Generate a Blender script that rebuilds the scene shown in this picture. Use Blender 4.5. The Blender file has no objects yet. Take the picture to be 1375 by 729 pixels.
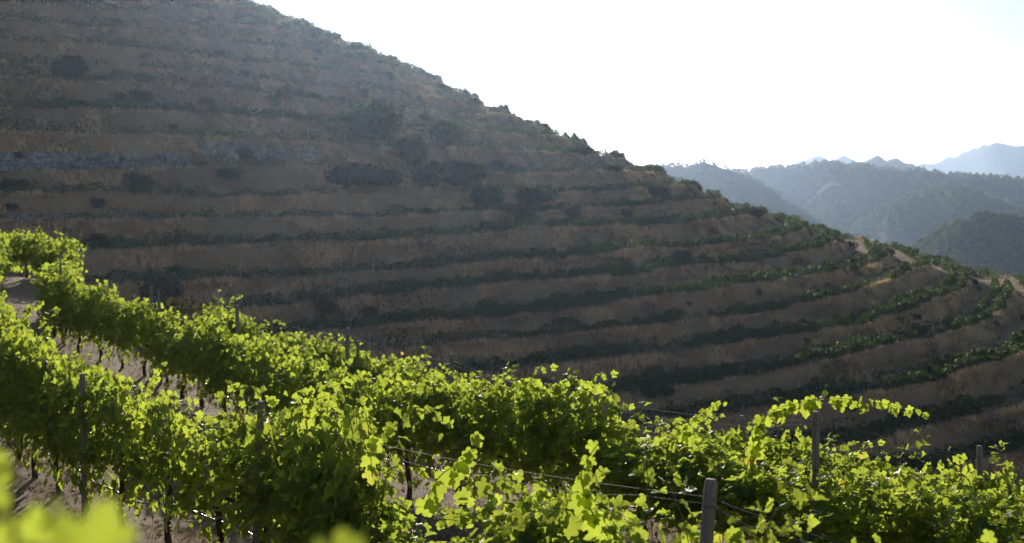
import bpy, math, random
import numpy as np
from mathutils import Vector, Matrix

# ------------------------------------------------------------------ camera, light, exposure
S = bpy.context.scene
COL = S.collection
rad = math.radians
F, CX, HY = 2000.0, 687.5, 242.0          # focal length, centre column and eye-level row in photo pixels

cam = bpy.data.cameras.new("camera")
camo = bpy.data.objects.new("camera", cam)
COL.objects.link(camo)
S.camera = camo
camo.location = (0, 0, 0)
camo.rotation_euler = (rad(90), 0, 0)
cam.sensor_width = 36
cam.lens = 36 * F / 1375
cam.shift_y = -(364.5 - HY) / 1375
cam.clip_start = 0.05
cam.clip_end = 40000
cam.dof.use_dof = True
cam.dof.focus_distance = 17
cam.dof.aperture_fstop = 3.2

SUN_AZ, SUN_EL = -0.10, rad(11.5)
to_sun = Vector((math.sin(SUN_AZ) * math.cos(SUN_EL), math.cos(SUN_AZ) * math.cos(SUN_EL), math.sin(SUN_EL)))
sl = bpy.data.lights.new("sun", 'SUN')
so = bpy.data.objects.new("sun", sl)
COL.objects.link(so)
so.rotation_euler = to_sun.to_track_quat('Z', 'Y').to_euler()
sl.energy = 5.0
sl.angle = rad(0.5)
sl.color = (1.0, 0.93, 0.82)

W = bpy.data.worlds.new("World")
S.world = W
W.use_nodes = True
wn = W.node_tree
sky = wn.nodes.new("ShaderNodeTexSky")
sky.sky_type = 'NISHITA'
sky.sun_disc = False
sky.sun_elevation = SUN_EL
sky.sun_rotation = SUN_AZ
sky.altitude = 400
sky.air_density = 1.0
sky.dust_density = .25
sky.ozone_density = 1.5
wn.nodes["Background"].inputs[1].default_value = 0.078
wb = wn.nodes.new("ShaderNodeMix"); wb.data_type = 'RGBA'; wb.blend_type = 'MULTIPLY'; wb.inputs[0].default_value = 1
wb.inputs[7].default_value = (1.06, 1.0, 1.04, 1)       # white balance of the camera
wn.links.new(sky.outputs[0], wb.inputs[6]); wn.links.new(wb.outputs[2], wn.nodes["Background"].inputs[0])

S.view_settings.view_transform = 'Standard'
S.view_settings.look = 'None'
S.view_settings.gamma = 1
S.view_settings.exposure = 0.4
S.view_settings.use_curve_mapping = False
S.cycles.use_denoising = True
S.cycles.max_bounces = 6
S.cycles.diffuse_bounces = 3
S.cycles.glossy_bounces = 2
S.cycles.transmission_bounces = 4
S.cycles.volume_bounces = 0
S.cycles.sample_clamp_indirect = 6

rng = np.random.default_rng(7)

# ------------------------------------------------------------------ helpers
def hsh(ix, iy, seed):
    n = (ix.astype(np.int64) * 374761393 + iy.astype(np.int64) * 668265263 + seed * 2147483647) & 0xffffffff
    n = ((n ^ (n >> 13)) * 1274126177) & 0xffffffff
    return ((n ^ (n >> 16)) & 0xffffff) / float(0xffffff)

def vnoise(x, y, seed=0):
    x = np.asarray(x, float); y = np.asarray(y, float) + np.zeros_like(x)
    ix, iy = np.floor(x), np.floor(y)
    fx, fy = x - ix, y - iy
    fx = fx * fx * (3 - 2 * fx); fy = fy * fy * (3 - 2 * fy)
    a, b = hsh(ix, iy, seed), hsh(ix + 1, iy, seed)
    c, d = hsh(ix, iy + 1, seed), hsh(ix + 1, iy + 1, seed)
    return ((a * (1 - fx) + b * fx) * (1 - fy) + (c * (1 - fx) + d * fx) * fy) * 2 - 1

def fbm(x, y, seed=0, oct=4, gain=.5):
    r, a, t = 0, 1.0, 0
    for i in range(oct):
        r = r + a * vnoise(np.asarray(x) * 2 ** i + 17.3 * i, np.asarray(y) * 2 ** i + 5.1 * i, seed + i)
        t += a; a *= gain
    return r / t

def mesh(name, V, Fc, mat, smooth=False, var=None):
    """V (n,3), Fc (m,k) with a fixed k; var: one value per vertex stored as attribute 'var'."""
    V = np.ascontiguousarray(V, np.float32); Fc = np.ascontiguousarray(Fc, np.int32)
    me = bpy.data.meshes.new(name)
    me.vertices.add(len(V)); me.vertices.foreach_set("co", V.ravel())
    m, k = Fc.shape
    me.loops.add(m * k); me.loops.foreach_set("vertex_index", Fc.ravel())
    me.polygons.add(m)
    me.polygons.foreach_set("loop_start", np.arange(0, m * k, k, dtype=np.int32))
    me.polygons.foreach_set("loop_total", np.full(m, k, np.int32))
    if smooth:
        me.polygons.foreach_set("use_smooth", np.ones(m, bool))
    me.update(calc_edges=True)
    if var is not None:
        at = me.attributes.new("var", 'FLOAT', 'POINT')
        at.data.foreach_set("value", np.ascontiguousarray(var, np.float32))
    me.materials.append(mat)
    return me

def link(name, data, parent=None, loc=None, rot=None, scale=None):
    o = bpy.data.objects.new(name, data)
    COL.objects.link(o)
    if parent: o.parent = parent
    if loc is not None: o.location = loc
    if rot is not None: o.rotation_euler = rot
    if scale is not None: o.scale = scale
    return o

def tag(o, label=None, cat=None, group=None, kind=None):
    if label: o['label'] = label
    if cat: o['category'] = cat
    if group: o['group'] = group
    if kind: o['kind'] = kind
    return o

def gridfaces(nu, nv):
    i = np.arange(nu - 1)[:, None] * nv + np.arange(nv - 1)[None, :]
    return np.stack([i, i + 1, i + nv + 1, i + nv], -1).reshape(-1, 4)

class Acc:
    """collects triangle pieces"""
    def __init__(s): s.V = []; s.F = []; s.A = []; s.n = 0
    def add(s, V, Fc, var=0.0):
        V = np.asarray(V, float); Fc = np.asarray(Fc, int)
        s.V.append(V); s.F.append(Fc + s.n); s.n += len(V)
        s.A.append(np.full(len(V), var) if np.isscalar(var) else var)
    def mesh(s, name, mat, smooth=False):
        return mesh(name, np.concatenate(s.V), np.concatenate(s.F), mat, smooth, np.concatenate(s.A))

def tube(acc, P, R, k=6, var=0.0, cap=True):
    """tapered tube of triangles along points P with radii R"""
    P = np.asarray(P, float); n = len(P); R = np.broadcast_to(R, (n,))
    T = np.gradient(P, axis=0); T /= np.linalg.norm(T, axis=1)[:, None] + 1e-9
    up = np.where(np.abs(T[:, 2:3]) > .9, [[1, 0, 0]], [[0, 0, 1]])
    A = np.cross(T, up); A /= np.linalg.norm(A, axis=1)[:, None]
    B = np.cross(T, A)
    a = np.arange(k) * 2 * math.pi / k
    V = P[:, None] + R[:, None, None] * (A[:, None] * np.cos(a)[None, :, None] + B[:, None] * np.sin(a)[None, :, None])
    V = V.reshape(-1, 3)
    i = np.arange(n - 1)[:, None] * k + np.arange(k)[None]
    j = np.arange(n - 1)[:, None] * k + (np.arange(k)[None] + 1) % k
    Fq = np.concatenate([np.stack([i, j, j + k], -1).reshape(-1, 3), np.stack([i, j + k, i + k], -1).reshape(-1, 3)])
    if cap:
        V = np.concatenate([V, P[:1], P[-1:]])
        c0, c1 = n * k, n * k + 1
        kk = np.arange(k); kn = (kk + 1) % k
        Fq = np.concatenate([Fq, np.stack([np.full(k, c0), kn, kk], -1),
                             np.stack([np.full(k, c1), (n - 1) * k + kk, (n - 1) * k + kn], -1)])
    acc.add(V, Fq, var)

# ------------------------------------------------------------------ materials
def newmat(name):
    m = bpy.data.materials.new(name); m.use_nodes = True
    nt = m.node_tree
    return m, nt, nt.nodes["Principled BSDF"]

def N(nt, t, **kw):
    n = nt.nodes.new(t)
    for k, v in kw.items():
        if k.startswith("i_"):
            n.inputs[k[2:].replace("_", " ")].default_value = v
        else: setattr(n, k, v)
    return n

def ramp(nt, fac, stops):
    r = nt.nodes.new("ShaderNodeValToRGB")
    el = r.color_ramp.elements
    while len(el) < len(stops): el.new(.5)
    for e, (p, c) in zip(el, stops):
        e.position = p; e.color = (*c, 1)
    nt.links.new(fac, r.inputs[0])
    return r.outputs[0]

def noise(nt, scale, detail=6, rough=.6, vec=None, dist=0):
    n = N(nt, "ShaderNodeTexNoise"); n.inputs["Scale"].default_value = scale
    n.inputs["Detail"].default_value = detail; n.inputs["Roughness"].default_value = rough
    n.inputs["Distortion"].default_value = dist
    if vec is None:
        g = N(nt, "ShaderNodeNewGeometry"); vec = g.outputs["Position"]
    nt.links.new(vec, n.inputs["Vector"])
    return n.outputs["Fac"]

def mixc(nt, fac, a, b):
    m = nt.nodes.new("ShaderNodeMix"); m.data_type = 'RGBA'
    for sck, v in ((m.inputs[0], fac), (m.inputs[6], a), (m.inputs[7], b)):
        if isinstance(v, (int, float)): sck.default_value = v
        elif isinstance(v, tuple): sck.default_value = (*v, 1)
        else: nt.links.new(v, sck)
    return m.outputs[2]

def bump(nt, h, strength, dist, bs):
    b = nt.nodes.new("ShaderNodeBump"); b.inputs["Strength"].default_value = strength
    b.inputs["Distance"].default_value = dist
    nt.links.new(h, b.inputs["Height"]); nt.links.new(b.outputs[0], bs.inputs["Normal"])

def leaf_material(name, dark, light, trans, tmix, rough=.45, yellow=(.42, .34, .05), ythr=.95, spec=.5):
    m, nt, bs = newmat(name)
    at = N(nt, "ShaderNodeAttribute", attribute_name="var")
    col = ramp(nt, at.outputs["Fac"], [(0, dark), (.9, light), (ythr, light), (min(.99, ythr + .03), yellow), (1, tuple(c * f for c, f in zip(yellow, (.7, .4, .5))))])
    blot = ramp(nt, noise(nt, 22 if 'across' not in name else 2, 4, .6), [(.60, (0, 0, 0)), (.78, (1, 1, 1))])
    col = mixc(nt, blot, col, tuple(c * .55 + .03 * (1 - i) * .6 for i, c in enumerate(light)))
    nt.links.new(col, bs.inputs["Base Color"])
    bs.inputs["Roughness"].default_value = rough
    bs.inputs["Specular IOR Level"].default_value = spec
    tr = nt.nodes.new("ShaderNodeBsdfTranslucent")
    tc = ramp(nt, at.outputs["Fac"], [(0, tuple(c * .75 for c in trans)), (.9, trans), (ythr, trans), (1, tuple(min(1, c * 1.6) for c in yellow))])
    nt.links.new(tc, tr.inputs[0])
    mx = nt.nodes.new("ShaderNodeMixShader"); mx.inputs[0].default_value = tmix
    nt.links.new(bs.outputs[0], mx.inputs[1]); nt.links.new(tr.outputs[0], mx.inputs[2])
    nt.links.new(mx.outputs[0], nt.nodes["Material Output"].inputs["Surface"])
    return m

M_leaf = leaf_material("vine_leaf", (.045, .09, .018), (.08, .135, .028), (.60, .715, .07), .56, rough=.5, spec=.3)
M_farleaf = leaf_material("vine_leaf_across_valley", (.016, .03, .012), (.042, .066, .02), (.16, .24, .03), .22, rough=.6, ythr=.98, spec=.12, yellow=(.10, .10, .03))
M_bush = leaf_material("shrub_foliage", (.045, .04, .024), (.09, .068, .04), (.16, .14, .05), .25, rough=.8, yellow=(.2, .13, .07), spec=.1)
M_bush2 = leaf_material("green_shrub_foliage", (.025, .035, .014), (.05, .065, .025), (.12, .15, .04), .2, rough=.8, yellow=(.1, .1, .04), spec=.1)
M_tree = leaf_material("tree_foliage", (.03, .05, .02), (.09, .12, .05), (.26, .32, .10), .35, rough=.7, yellow=(.11, .12, .05), spec=.2)

def straw_material(name, a, b, c):
    m, nt, bs = newmat(name)
    at = N(nt, "ShaderNodeAttribute", attribute_name="var")
    nt.links.new(ramp(nt, at.outputs["Fac"], [(0, a), (.55, b), (1, c)]), bs.inputs["Base Color"])
    bs.inputs["Roughness"].default_value = .8
    bs.inputs["Specular IOR Level"].default_value = .2
    tr = nt.nodes.new("ShaderNodeBsdfTranslucent"); tr.inputs[0].default_value = (*[v * 1.2 for v in b], 1)
    mx = nt.nodes.new("ShaderNodeMixShader"); mx.inputs[0].default_value = .35
    nt.links.new(bs.outputs[0], mx.inputs[1]); nt.links.new(tr.outputs[0], mx.inputs[2])
    nt.links.new(mx.outputs[0], nt.nodes["Material Output"].inputs["Surface"])
    return m
M_straw = straw_material("dry_straw", (.10, .06, .035), (.30, .20, .11), (.50, .38, .22))
M_strawfar = straw_material("dry_bank_grass", (.20, .115, .06), (.58, .38, .20), (.85, .64, .38))

# near soil
M_soil, nt, bs = newmat("dry_soil")
n1 = noise(nt, .35, 6); n2 = noise(nt, 16, 10, .78)
c = mixc(nt, ramp(nt, n2, [(.3, (0, 0, 0)), (.7, (1, 1, 1))]), (.24, .135, .065), (.60, .42, .24))
c = mixc(nt, ramp(nt, n1, [(.4, (0, 0, 0)), (.65, (1, 1, 1))]), c, (.34, .22, .12))
nt.links.new(c, bs.inputs["Base Color"]); bs.inputs["Roughness"].default_value = .95
bump(nt, n2, 1, .09, bs)

# hillside: brown dry bank, patches of straw, darker scrub
M_hill, nt, bs = newmat("terraced_hillside")
n1 = noise(nt, .07, 5, .6); n2 = noise(nt, .6, 8, .7); n3 = noise(nt, 3.5, 6, .75)
c = mixc(nt, ramp(nt, n1, [(.38, (0, 0, 0)), (.62, (1, 1, 1))]), (.25, .155, .084), (.45, .29, .16))
c = mixc(nt, ramp(nt, n2, [(.45, (0, 0, 0)), (.7, (1, 1, 1))]), c, (.42, .31, .19))
c = mixc(nt, ramp(nt, n3, [(.52, (0, 0, 0)), (.8, (1, 1, 1))]), c, (.07, .052, .034))
nt.links.new(c, bs.inputs["Base Color"]); bs.inputs["Roughness"].default_value = 1
bs.inputs["Specular IOR Level"].default_value = .1
mb = N(nt, "ShaderNodeMath", operation='ADD'); nt.links.new(n2, mb.inputs[0]); nt.links.new(n3, mb.inputs[1])
bump(nt, mb.outputs[0], .9, .35, bs)

M_valley, nt, bs = newmat("valley_ground")
n1 = noise(nt, .006, 6, .6); n2 = noise(nt, .05, 8, .7)
c = mixc(nt, ramp(nt, n1, [(.42, (0, 0, 0)), (.6, (1, 1, 1))]), (.04, .048, .026), (.06, .062, .036))
c = mixc(nt, ramp(nt, n2, [(.4, (0, 0, 0)), (.65, (1, 1, 1))]), c, (.06, .065, .035))
nt.links.new(c, bs.inputs["Base Color"]); bs.inputs["Roughness"].default_value = 1
bump(nt, n2, 1, 6, bs)

M_track, nt, bs = newmat("pale_track")
nt.links.new(mixc(nt, noise(nt, .1), (.26, .22, .17), (.42, .37, .30)), bs.inputs["Base Color"]); bs.inputs["Roughness"].default_value = 1
M_stone, nt, bs = newmat("field_stone")
at = N(nt, "ShaderNodeAttribute", attribute_name="var")
c = mixc(nt, noise(nt, 4, 6), (.33, .29, .25), (.60, .55, .48))
c = mixc(nt, at.outputs["Fac"], c, (.14, .125, .11))
nt.links.new(c, bs.inputs["Base Color"]); bs.inputs["Roughness"].default_value = .9

M_post, nt, bs = newmat("weathered_post_wood")
g = N(nt, "ShaderNodeTexCoord"); mp = N(nt, "ShaderNodeMapping"); mp.inputs["Scale"].default_value = (14, 14, .9)
nt.links.new(g.outputs["Object"], mp.inputs["Vector"])
nn = noise(nt, 3, 8, .7, mp.outputs[0])
nt.links.new(ramp(nt, nn, [(.3, (.13, .11, .085)), (.55, (.30, .26, .20)), (.75, (.42, .37, .29))]), bs.inputs["Base Color"])
bs.inputs["Roughness"].default_value = .85
bump(nt, nn, .7, .01, bs)

M_bark, nt, bs = newmat("vine_bark")
g = N(nt, "ShaderNodeTexCoord"); mp = N(nt, "ShaderNodeMapping"); mp.inputs["Scale"].default_value = (12, 12, 2)
nt.links.new(g.outputs["Object"], mp.inputs["Vector"])
nn = noise(nt, 4, 8, .7, mp.outputs[0], 1)
nt.links.new(ramp(nt, nn, [(.3, (.03, .02, .014)), (.7, (.13, .09, .06))]), bs.inputs["Base Color"])
bs.inputs["Roughness"].default_value = .95
bump(nt, nn, 1, .02, bs)

M_cane, nt, bs = newmat("vine_cane")
nt.links.new(mixc(nt, noise(nt, 6), (.16, .09, .04), (.20, .17, .05)), bs.inputs["Base Color"]); bs.inputs["Roughness"].default_value = .6

M_wire, nt, bs = newmat("galvanised_wire")
nt.links.new(mixc(nt, noise(nt, 20), (.10, .095, .09), (.17, .16, .15)), bs.inputs["Base Color"])
bs.inputs["Specular IOR Level"].default_value = .25; bs.inputs["Roughness"].default_value = .75
M_hose, nt, bs = newmat("black_polythene")
nt.links.new(mixc(nt, noise(nt, 12), (.012, .012, .012), (.03, .027, .024)), bs.inputs["Base Color"]); bs.inputs["Roughness"].default_value = .35
M_stake, nt, bs = newmat("pale_stake")
nt.links.new(mixc(nt, noise(nt, 3), (.42, .40, .37), (.68, .66, .62)), bs.inputs["Base Color"]); bs.inputs["Roughness"].default_value = .8
M_grape, nt, bs = newmat("dark_grape")
nt.links.new(mixc(nt, noise(nt, 30), (.012, .01, .03), (.05, .03, .08)), bs.inputs["Base Color"]); bs.inputs["Roughness"].default_value = .4

# ------------------------------------------------------------------ the hillside across the valley
DA, PHI, R0, SL = 457.0, -.57, 294.0, .386
AX, AY = DA * math.sin(PHI), DA * math.cos(PHI)
LV = [58, 54, 50, 46.5, 43, 40, 36.8, 33.8, 30.5, 27.6, 25, 20.4, 16.8, 13.2, 8.8, 4.9, 1.2, -2.0, -4.5, -7.4, -10.3, -12.4, -15, -17,
      -19.3, -21.2, -23.6, -26, -28.6, -31.5, -34.5, -38]

def smooth01(t):
    t = np.clip(t, 0, 1); return t * t * (3 - 2 * t)

def dR(z, psi):
    w = smooth01((psi - rad(-50)) / rad(22))
    b = np.interp(z, [-38, -30, -24, -18, -12, -5, 5, 18, 28, 50], [20, 17, 12, 3, -2, -6, -5, -6, 0, 3])
    return w * b

def REDGE(z, psi):
    """radius from the hill's axis of the bank edge at height z in direction psi"""
    base = R0 - z / SL + dR(z, psi)
    return base + 2.6 * fbm(psi * 7.5, z * .03, 3, 3) + 1.7 * fbm(psi * 14, z * .31, 9, 3)

def hill_prof():
    """rows of (level index, kind) -> each row: (za, zb, t) blend"""
    rows = []
    for k in range(len(LV) - 1):
        z0, z1 = LV[k], LV[k + 1]
        rows.append((k, 'edge'))
    return rows

def band_r(k, psi):
    """edge radius, toe radius (of the bank under edge k) and next edge radius"""
    e0 = REDGE(LV[k], psi); e1 = REDGE(LV[k + 1], psi)
    e1 = np.maximum(e1, e0 + 2.5)
    dz = LV[k] - LV[k + 1]
    bw = np.clip(dz * .92, 1.5, None) * (1 + .25 * fbm(psi * 22, k * 3.3, 21, 2))
    bw = np.minimum(bw, (e1 - e0) * .72)
    return e0, e0 + bw, e1

def ZL(k, psi):
    return LV[k] + 1.1 * fbm(psi * 8, np.full_like(psi, k * 7.7), 51, 3)

def bank_z(k, psi, t):
    a = ZL(k, psi); return a + (ZL(k + 1, psi) - a) * np.clip(t, 0, 1) ** .9

PS = np.linspace(rad(-88), rad(36), 1250)
prow = []; zrow = []
for k in range(len(LV) - 1):
    e0, toe, e1 = band_r(k, PS)
    z0, z1 = ZL(k, PS), ZL(k + 1, PS)
    for t in (0, .12, .3, .5, .7, .88):
        s = t + .0
        r = e0 + (toe - e0) * s
        zz = z0 + (z1 - z0) * (t ** .9)
        lump = (1.15 * fbm(PS * 45, np.full_like(PS, k * 9 + t * 1.5), 33, 3) + .4 * fbm(PS * 160, np.full_like(PS, k * 9 + t * 3), 31, 3)) * math.sin(math.pi * min(t + .1, 1))
        prow.append(r + lump); zrow.append(zz + .3 * fbm(PS * 120, np.full_like(PS, k * 5 + t * 2), 37, 3) + (.25 if t < .2 else 0) * (1 + 1.5 * fbm(PS * 50, PS * 0 + k, 39, 3)))
    for t in (0.0, .3, .65, .93):
        r = toe + (e1 - toe) * t
        zrow.append(z1 + (.12 * (1 - t)) + .12 * fbm(PS * 110, np.full_like(PS, k * 7 + t * 4), 41, 3))
        prow.append(r)
prow = np.array(prow); zrow = np.array(zrow)
# summit cap: lead the first ring inwards and upwards
cap_r = [0.35, .6, .8, .93]
pr = np.concatenate([np.stack([prow[0] * c for c in cap_r]), prow])
zr = np.concatenate([np.stack([zrow[0] + (1 - c) * prow[0] * .33 for c in cap_r]), zrow])
V = np.stack([AX + pr * np.cos(PS), AY + pr * np.sin(PS), zr], -1).reshape(-1, 3)
me = mesh("hillside", V, gridfaces(len(pr), len(PS)), M_hill, smooth=True)
hill = tag(link("hillside", me), "terraced hillside in shade across the valley, dry brown banks and benches", "hillside", kind="structure")

def hill_pt(r, psi, z):
    return np.stack([AX + r * np.cos(psi), AY + r * np.sin(psi), z + np.zeros_like(r)], -1)

def px_to_psi(px, z):
    """direction psi where the level z is seen in photo column px (near side)"""
    az = math.atan((px - CX) / F); th = az - PHI
    best = None
    ps = np.linspace(rad(-88), rad(10), 3000)
    r = REDGE(z, ps)
    x = AX + r * np.cos(ps); y = AY + r * np.sin(ps)
    p = CX + F * x / y
    g = np.where(np.diff(np.sign(p - px)) != 0)[0]
    if len(g) == 0: return ps[np.argmax(p)]
    return ps[g[0]]

def zlevel(px, py):
    """height and psi of the mean hill surface seen at a photo pixel"""
    best = None
    for k in range(len(LV) - 1):
        ps = px_to_psi(px, LV[k])
        r = REDGE(LV[k], np.array([ps]))[0]
        y = AY + r * math.sin(ps)
        p = HY - F * LV[k] / y
        if best is None or abs(p - py) < best[0]: best = (abs(p - py), k, ps)
    return best[1], best[2]

# leaf-clump hedges along a curve
def hedge_mesh(name, P, T, width, height, per_m, size, mat, seed, thin=None, base=.25):
    """P (n,3) ground points along the row spaced ~.5 m"""
    r = np.random.default_rng(seed)
    seg = np.linalg.norm(np.diff(P, axis=0), axis=1); L = np.concatenate([[0], np.cumsum(seg)])
    n = int(L[-1] * per_m)
    s = r.random(n) * L[-1]
    # individual plants: the outline swells and sinks along the row
    hmod = .72 + .38 * vnoise(s / 1.3, s * 0 + seed, seed) + .25 * vnoise(s / 6, s * 0, seed + 5)
    keep = r.random(n) < np.clip(.85 + 1.0 * vnoise(s / 9, s * 0 + 3, seed + 2) + .3 * vnoise(s / 1.4, s * 0 + 7, seed + 3), .03, 1)
    if thin is not None: keep &= r.random(n) < np.interp(s, L, thin)
    s = s[keep]; hmod = hmod[keep]; n = len(s)
    C = np.stack([np.interp(s, L, P[:, i]) for i in range(3)], -1)
    Tn = np.stack([np.interp(s, L, T[:, i]) for i in range(2)], -1)
    nx, ny = -Tn[:, 1], Tn[:, 0]
    u = np.clip(r.normal(0, .42, n), -1, 1); h = r.random(n) ** .8
    wl = width * .5 * (1.15 - .5 * h)
    C[:, 0] += nx * u * wl; C[:, 1] += ny * u * wl
    C[:, 2] += base + h * (height - base) * np.clip(hmod, .25, 1.4)
    return clumps(name, C, size, mat, r)

def clumps(name, C, size, mat, r, var=None):
    n = len(C)
    sz = size * (.55 + .9 * r.random(n))
    a = r.normal(size=(n, 3)); a /= np.linalg.norm(a, axis=1)[:, None]
    b = np.cross(a, r.normal(size=(n, 3))); b /= np.linalg.norm(b, axis=1)[:, None] + 1e-9
    V = np.stack([C + a * sz[:, None] * .6, C + b * sz[:, None] * .45, C - a * sz[:, None] * .6, C - b * sz[:, None] * .38], 1).reshape(-1, 3)
    i = np.arange(n) * 4
    Fq = np.stack([i, i + 1, i + 2, i + 3], -1)
    v = np.repeat(r.random(n) if var is None else var, 4)
    return mesh(name, V, Fq, mat, False, v)

ORD = ["first", "second", "third", "fourth", "fifth", "sixth", "seventh", "eighth", "ninth", "tenth", "eleventh", "twelfth", "thirteenth",
       "fourteenth", "fifteenth", "sixteenth", "seventeenth", "eighteenth", "nineteenth", "twentieth", "twenty-first", "twenty-second",
       "twenty-third", "twenty-fourth", "twenty-fifth", "twenty-sixth", "twenty-seventh", "twenty-eighth", "twenty-ninth", "thirtieth",
       "thirty-first", "thirty-second", "thirty-third", "thirty-fourth", "thirty-fifth", "thirty-sixth", "thirty-seventh", "thirty-eighth",
       "thirty-ninth", "fortieth", "forty-first", "forty-second", "forty-third", "forty-fourth", "forty-fifth", "forty-sixth",
       "forty-seventh", "forty-eighth", "forty-ninth", "fiftieth"]

stake_me = None
def stake_mesh():
    a = Acc()
    tube(a, [(0, 0, -.3), (0.01, 0, .9), (0.0, 0, 1.85)], [.045, .042, .04], 6)
    tube(a, [(-.06, 0, 1.62), (.06, 0, 1.62)], [.012, .012], 4)
    return a.mesh("stake", M_stake)
stake_me = stake_mesh()

stakes = []
rowno = 0
vis_levels = [k for k in range(2, len(LV) - 1) if LV[k + 1] > -36]
for k in vis_levels:
    z = LV[k]
    # bench k runs from the toe of the bank above (band k-1) out to edge k
    wide = None
    pe = px_to_psi(1700 if z < 0 else 1200, z)
    p0 = px_to_psi(-60, z)
    psk = np.linspace(p0, min(pe + rad(20), rad(32)), 640)
    e0, toe, e1 = band_r(k - 1, psk)
    bench = e1 - toe
    nrows = 2 if np.median(bench) > 5.2 or k in (20, 21, 24, 27) else 1
    for j in range(nrows):
        r = e1 - (.7 if j == 0 else min(3.0, .75 * float(np.median(bench)))) + .25 * fbm(psk * 60, psk * 0 + k, 55, 2)
        r = np.maximum(r, toe + .1)
        P = hill_pt(r, psk, ZL(k, psk) + .02)
        T = np.gradient(P, axis=0); T /= np.linalg.norm(T, axis=1)[:, None]
        pxs = CX + F * P[:, 0] / P[:, 1]
        # the upper left is mostly bare, the lower right is lush
        lush = np.clip(.36 + .5 * (pxs - 350) / 700 + (.25 if z < -14 else 0) + (-.12 if 2 < z < 28 else 0), .42, 1)
        if z > 26: lush = np.full_like(pxs, .95)
        if z == 8.8: lush = np.where(pxs < 470, .95, .5)
        if 1 < z < 6: lush *= .55
        lush = np.clip(lush * np.clip((.95 if z < -3 else .75) + (.5 if z < -3 else 1.2) * fbm(psk * 9, psk * 0 + k * 3.1, 57, 3), .05, 1.3), 0, 1)
        hgt = 1.65 + (.2 if z < -15 else 0) + (.3 if z > 0 else 0)
        ptan = psk[int(np.argmax(pxs))]
        lush = np.where(np.abs(psk - ptan) < rad(7), np.maximum(lush, .95), lush)
        lush = np.where(psk > max(pe, ptan) + rad(3), lush * np.clip(.45 + 1.6 * vnoise(psk * 40, psk * 0 + k, 61), .05, 1), lush)
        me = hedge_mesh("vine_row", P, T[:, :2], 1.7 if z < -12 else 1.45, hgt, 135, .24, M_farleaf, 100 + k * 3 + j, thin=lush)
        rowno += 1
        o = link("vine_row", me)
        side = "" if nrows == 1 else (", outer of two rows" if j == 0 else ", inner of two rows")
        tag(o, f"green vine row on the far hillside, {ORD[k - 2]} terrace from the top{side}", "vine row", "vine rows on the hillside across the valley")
        # stakes
        if z < 9 or z > 30:
            L = np.concatenate([[0], np.cumsum(np.linalg.norm(np.diff(P, axis=0), axis=1))])
            s = rng.random() * 8
            while s < L[-1]:
                p = np.array([np.interp(s, L, P[:, i]) for i in range(3)])
                q = CX + F * p[0] / p[1]; qy = HY - F * p[2] / p[1]
                if 0 < q < 1375 and 0 < qy < 640:
                    # hidden behind the near vineyard?
                    top = np.interp(q, [0, 100, 200, 330, 640, 1000, 1375], [350, 340, 420, 420, 515, 600, 640])
                    if qy - 10 < top: stakes.append((p, k))
                s += (7.5 if z > -13 else 9.5) * (.75 + .6 * rng.random()) * (1.5 if z > 30 else 1)
rng.shuffle(stakes)
stakes = stakes[:290]
for p, k in stakes:
    o = link("vineyard_stake", stake_me, loc=p, rot=(rng.normal() * .03, rng.normal() * .03, rng.random() * 6), scale=(1, 1, .85 + .3 * rng.random()))
    tag(o, f"thin pale stake among vines, {ORD[k - 2]} terrace from the top of the far hillside", "stake", f"stakes along the {ORD[k - 2]} terrace of the far hillside")

# dry grass on the banks
def tufts(name, C, h, lean, blades, mat, r, w=.05, var=None):
    n = len(C)
    C = np.repeat(C, blades, 0); m = len(C)
    hh = np.repeat(h, blades) * (.55 + .7 * r.random(m))
    a = r.random(m) * 6.283; sp = np.repeat(h, blades) * .35
    base = C + np.stack([np.cos(a) * sp * .5 * r.random(m), np.sin(a) * sp * .5 * r.random(m), -.05 * hh], -1)
    tip = base + np.stack([np.cos(a) * hh * lean * r.random(m), np.sin(a) * hh * lean * r.random(m), hh], -1)
    b = r.random(m) * 6.283; ww = w * (.6 + .8 * r.random(m))
    side = np.stack([np.cos(b) * ww, np.sin(b) * ww, b * 0], -1)
    V = np.stack([base - side, base + side, tip], 1).reshape(-1, 3)
    Fq = np.arange(3 * m).reshape(-1, 3)
    v = np.repeat((r.random(n) if var is None else var), blades) + r.normal(0, .12, m)
    return mesh(name, V, Fq, mat, False, np.repeat(np.clip(v, 0, 1), 3))

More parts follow.
